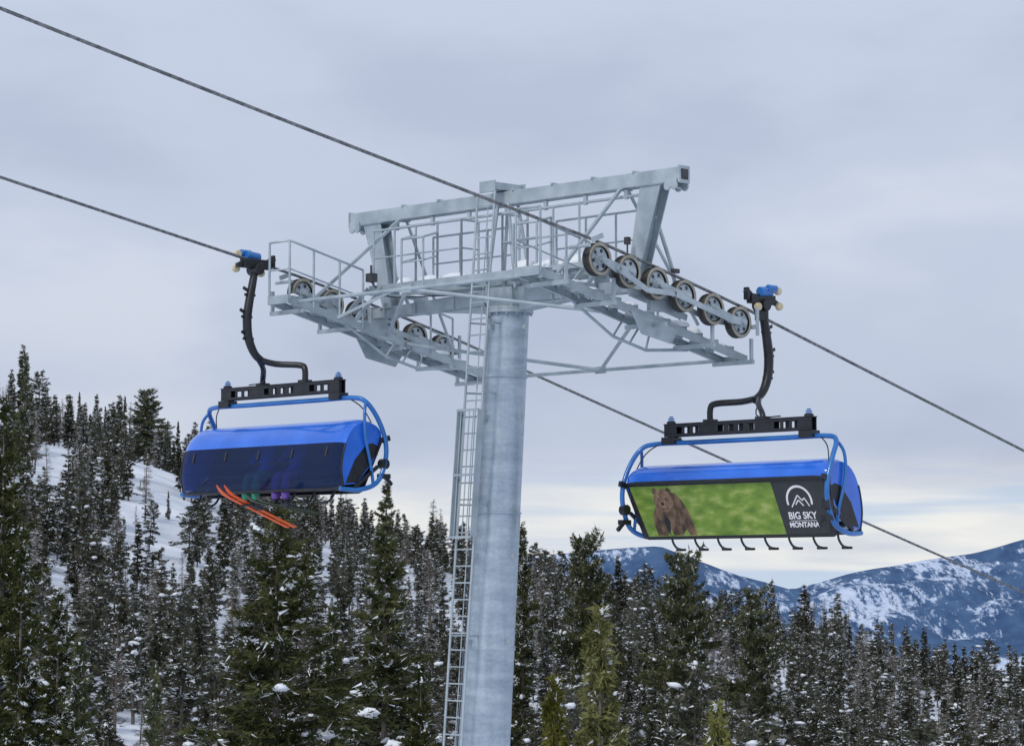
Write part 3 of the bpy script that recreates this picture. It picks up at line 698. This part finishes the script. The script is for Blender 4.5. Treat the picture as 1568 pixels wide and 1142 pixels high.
    def sh(i,a):
        e=max(0,(abs(a)-1.95)/.22); p=prof[i]; cx=Vector((0,-.62,-3.4)); q=cx+(p-cx)*(1-.10*e*e)
        return Vector((a,q.y,q.z))
    b=MB(); vs=[sh(i,a) for i in range(K) for a in A]; n=len(A); split=22
    top=[(i*n+j,i*n+j+1,(i+1)*n+j+1,(i+1)*n+j) for i in range(split) for j in range(n-1)]
    low=[(i*n+j,i*n+j+1,(i+1)*n+j+1,(i+1)*n+j) for i in range(split,K-1) for j in range(n-1)]
    b.add(vs,top,0,True); b.add(vs,low,1,True)
    b.obj('bubble_shell',[M_shell,M_tint],ch)
    b=MB()
    for s in(-1,1):
        ring=[sh(i,s*2.17) for i in range(K)]+[Vector((s*2.17,-.45,-3.9)),Vector((s*2.17,-.80,-3.55)),Vector((s*2.17,-1.0,-3.2))]
        b.add(ring,[tuple(range(len(ring)))],0)
        win=[Vector((s*2.176,y,z)) for y,z in((-.96,-3.26),(-.80,-3.2),(-.66,-3.24),(-.40,-3.50),(-.2,-3.90),(-.45,-3.88),(-.78,-3.54))]
        b.add(win,[tuple(range(len(win)))],1)
    b.obj('bubble_end_caps',[M_shell,M_black],ch)
    b=MB()
    b.tube([sh(K-1,a) for a in A],.026,6); b.tube([sh(0,a) for a in A],.022,6)
    for x in(-1.8,-.9,0,.9,1.8): b.tube([Vector((x,prof[i].y+.0,prof[i].z)) for i in range(split+1,split+4)],.024,6)
    for s in(-1,1): b.tube([sh(i,s*2.172) for i in range(split,K)],.016,6)
    b.obj('bubble_trim',M_black,ch)
    b=MB()
    ol=[(-1.98,-.02),(-2.08,.02),(-2.24,PH-.02),(-2.18,PH+.03),(2.18,PH+.03),(2.2,PH-.02),(2.12,.02),(2.04,-.02)]
    b.add([PP(x,y,0) for x,y in ol]+[PP(x,y,-.03) for x,y in ol],[tuple(range(8)),tuple(range(15,7,-1))]+[(i,8+i,8+(i+1)%8,(i+1)%8) for i in range(8)],0)
    b.obj('backrest_panel',M_black,ch)
    b=MB()
    flat(b,[(-1.95,.04),(1.08,.04),(.98,PH-.04),(-2.14,PH-.04)],.004,0)
    b.obj('printed_meadow_picture',M_grass,ch)
    b=MB(); flat(b,[(1.085,.04),(2.0,.04),(2.08,PH-.04),(.985,PH-.04)],.004,0); b.obj('logo_panel',M_logo,ch)
    b=MB(); random.seed(9)
    body=[(-1.72,.055),(-1.76,.25),(-1.72,.45),(-1.62,.60),(-1.5,.74),(-1.3,.84),(-1.15,.80),(-1.02,.66),(-.93,.48),(-.87,.25),(-.85,.055),(-1.0,.055),(-1.06,.16),(-1.16,.055),(-1.36,.055),(-1.42,.2),(-1.5,.055)]
    flat(b,body,.007,0)
    flat(b,ell(-1.59,.84,.055,.06,14,jag=.06),.0095,0); flat(b,ell(-1.28,.84,.055,.06,14,jag=.06),.0095,0)
    flat(b,ell(-1.43,.68,.215,.20,24,jag=.04),.010,1)
    flat(b,ell(-1.46,.60,.10,.10,18,jag=.03),.0125,1)
    flat(b,ell(-1.46,.62,.042,.03,12),.015,2); flat(b,ell(-1.53,.71,.016,.016,10),.013,2); flat(b,ell(-1.37,.71,.016,.016,10),.013,2)
    flat(b,[(-1.52,.54),(-1.46,.525),(-1.40,.54),(-1.46,.515)],.0145,2)
    flat(b,[(-1.44,.06),(-1.52,.3),(-1.46,.42),(-1.38,.3)],.0085,2)
    b.obj('bear_picture',[M_fur,M_fur2,M_black],ch)
    b=MB(); cx,cy=1.50,.60
    arc=[(cx+.27*math.cos(a),cy+.27*math.sin(a)) for a in np.linspace(-.25,math.pi+.25,26)]; arc2=[(cx+.23*math.cos(a),cy+.23*math.sin(a)) for a in np.linspace(-.25,math.pi+.25,26)]
    for i in range(25): flat(b,[arc[i],arc[i+1],arc2[i+1],arc2[i]],.008)
    for p,q in(((-.18,-.1),(-.02,.10)),((-.02,.10),(.06,.01)),((.06,.01),(.11,.05)),((.11,.05),(.19,-.09)),((-.09,-.06),(-.02,.02)),((-.02,.02),(.07,-.08))):
        p=Vector(p);q=Vector(q);d=(q-p).normalized();nn=Vector((-d.y,d.x))*.011
        flat(b,[(cx+v.x,cy+v.y) for v in(p-nn,q-nn,q+nn,p+nn)],.008)
    flat(b,[(cx-.27,.262),(cx+.27,.262),(cx+.27,.271),(cx-.27,.271)],.008)
    b.obj('logo_emblem',M_white,ch)
    for txt,y,sz in(('BIG SKY',.35,.165),('MONTANA',.195,.12)):
        cu=bpy.data.curves.new('lettering','FONT'); cu.body=txt; cu.size=sz; cu.align_x='CENTER'; cu.align_y='CENTER'; cu.extrude=.001; cu.offset=.004; cu.materials.append(M_white)
        o=bpy.data.objects.new('lettering',cu); link(o,ch)
        m=Matrix((Vector((1,0,0)),UPV,NV)).transposed().to_4x4(); m.translation=PP(cx,y,.009); o.matrix_local=m
    b=MB()
    for i in range(8):
        x0=-2.04+i*.51
        b.box(x0+.02,x0+.49,-.64,-.30,-3.90,-3.80)
        b.beam((x0+.255,-.58,-3.76),(x0+.255,-.80,-3.24),.46,.07,up=(0,1,0))
    b.obj('seats',M_seat,ch,.03)
    b=MB()
    b.tube([(-2.0,-.28,-3.95),(2.0,-.28,-3.95)],.02,6)
    for i in range(8):
        x=-1.80+i*.515
        b.tube(smooth_path([(x,-.28,-3.95),(x,-.26,-4.08),(x,-.16,-4.19),(x,-.02,-4.22)],3),.02,6)
        b.tube([(x-.10,-.04,-4.225),(x+.10,-.04,-4.225)],.022,6)
    b.obj('footrest_bar',M_black,ch)
    return ch
def uvw(u,v,w): return (OX+.70711*(u+v),OY+.70711*(v-u),w)
chairA=make_chair(uvw(3.6,2.44,4.88),RZ,-.33)
locB=uvw(-3.6,-2.67,5.66)
chairB=make_chair(locB,RZ+math.pi,-.02)

# ------------------------------------------------------------ skiers on the uphill chair
def skier(a0,jc,pc_,skc,hc,ski_off,tl,zo):
    e=empty('skier',locB,RZ+math.pi)
    Mj=bpy.data.materials.new('ski_clothes'); Mj.use_nodes=True; nt=Mj.node_tree; N=nt.nodes; L=nt.links
    bs=N['Principled BSDF']; bs.inputs['Roughness'].default_value=.7
    tc=N.new('ShaderNodeTexCoord'); sp=N.new('ShaderNodeSeparateXYZ'); L.new(tc.outputs['Object'],sp.inputs[0])
    gt=N.new('ShaderNodeMath'); gt.operation='GREATER_THAN'; L.new(sp.outputs[2],gt.inputs[0]); gt.inputs[1].default_value=-3.60
    m=N.new('ShaderNodeMix'); m.data_type='RGBA'; L.new(gt.outputs[0],m.inputs[0]); m.inputs[6].default_value=(*pc_,1); m.inputs[7].default_value=(*jc,1)
    L.new(m.outputs[2],bs.inputs['Base Color'])
    J=[((0,-.52,-3.66),.14),((0,-.56,-3.46),.135),((0,-.58,-3.27),.15),((0,-.55,-3.15),.07),((0,-.52,-3.05),.065)]
    E=[(0,1),(1,2),(2,3),(3,4)]
    for s in(-1,1):
        k=len(J); J+=[((s*.17,-.56,-3.22),.08),((s*.24,-.44,-3.42),.06),((s*.14,-.25,-3.50),.042)]; E+=[(2,k),(k,k+1),(k+1,k+2)]
        k=len(J); J+=[((s*.11,-.46,-3.70),.10),((s*.13,-.20,-3.72),.08),((s*.13,-.17,-3.98),.082),((s*.13,-.20,-4.16),.078)]; E+=[(0,k),(k,k+1),(k+1,k+2),(k+2,k+3)]
    me=bpy.data.meshes.new('body'); me.from_pydata([(p[0]+a0,p[1],p[2]) for p,r in J],E,[])
    ob=link(bpy.data.objects.new('body',me),e); sk=ob.modifiers.new('skin','SKIN')
    for i,(p,r) in enumerate(J): me.skin_vertices[0].data[i].radius=(r,r)
    me.skin_vertices[0].data[0].use_root=True
    sb=ob.modifiers.new('sub','SUBSURF'); sb.levels=2; sb.render_levels=2; me.materials.append(Mj); sk.use_smooth_shade=True
    Ms=mat('skin_tone',(.45,.25,.17),(.5,.3,.2),rough=.5); Mh=mat('helmet_shell',hc,hc,rough=.3)
    b=MB(); c=Vector((a0,-.50,-3.0))
    b.lathe(c+Vector((0,0,-.115)),(0,0,1),[(0,.02),(.02,.055),(.06,.075),(.12,.082),(.17,.07),(.2,.02)],16,0,True)
    b.tube([c+Vector((0,.07,-.03)),c+Vector((0,.105,-.055))],[.012,.018],6,0)
    b.beam(c+Vector((-.03,.078,-.075)),c+Vector((.03,.078,-.075)),.01,.012,3)
    b.lathe(c+Vector((0,-.005,-.02)),(0,0,1),[(0,.105),(.04,.108),(.08,.095),(.11,.06),(.12,0)],18,1,True)
    b.hexa([c+Vector(p) for p in((-.07,.05,-.03),(.07,.05,-.03),(.065,.10,-.03),(-.065,.10,-.03),(-.07,.05,.02),(.07,.05,.02),(.065,.10,.02),(-.065,.10,.02))],3)
    b.obj('head',[Ms,Mh,M_black,M_black],e)
    b=MB()
    for s in(-1,1):
        h=Vector((a0+s*.14,-.25,-3.50))
        b.tube([h+Vector((0,-.02,0)),h+Vector((-s*.01,.03,-.015)),h+Vector((-s*.01,.07,-.03))],[.035,.042,.036],8)
        for k in range(4):
            q=h+Vector((-s*.01+(k-1.5)*.02,.07,-.03)); ln=(.05,.06,.062,.048)[k]
            b.tube([q,q+Vector((0,ln*.6,-.012)),q+Vector((0,ln*.8,-.045))],.011,6)
        q=h+Vector((-s*.04,.03,-.02)); b.tube([q,q+Vector((-s*.025,.025,-.01)),q+Vector((-s*.02,.055,-.025))],.012,6)
    b.obj('gloves',M_black,e)
    b=MB()
    for s in(-1,1):
        x=a0+s*.13
        b.tube([(x,-.20,-4.12),(x,-.22,-4.19),(x,-.26,-4.25)],[.084,.084,.072],10,0)
        b.beam((x+s*-.05,-.38,-4.27+zo),(x-s*.04,-.08,-4.20+zo),.10,.09,0,h2=.07)
    b.obj('ski_boots',M_black,e,.02)
    Mk=mat('ski_topsheet',skc,tuple(min(1,c*1.25) for c in skc),rough=.35)
    for s in(-1,1):
        b=MB(); x=a0+s*ski_off
        cs=[(-.85,.045,0),(-.5,.04,0),(0,.035,0),(.5,.043,0),(.72,.05,.01),(.82,.04,.045),(.90,.01,.10)]
        vs=[]
        for (t,wd,up) in cs:
            cy=-.33+t*.92+(s*.04); cz=-4.31+zo+t*tl+up
            for dx,dz in((-wd,0),(wd,0),(wd,.02),(-wd,.02)): vs.append((x+dx,cy,cz+dz))
        fs=[(0,1,2,3),(4*6+3,4*6+2,4*6+1,4*6)]
        for i in range(6):
            for j in range(4): fs.append((4*i+j,4*i+4+j,4*i+4+(j+1)%4,4*i+(j+1)%4))
        b.add(vs,fs); b.obj('ski',Mk,e)
    return e
skier(.30,(.04,.13,.6),(.02,.26,.17),(.85,.11,.015),(.5,.5,.52),.055,.34,0)
skier(-.50,(.08,.08,.45),(.16,.08,.38),(.035,.05,.02),(.03,.03,.03),.07,.12,.03)
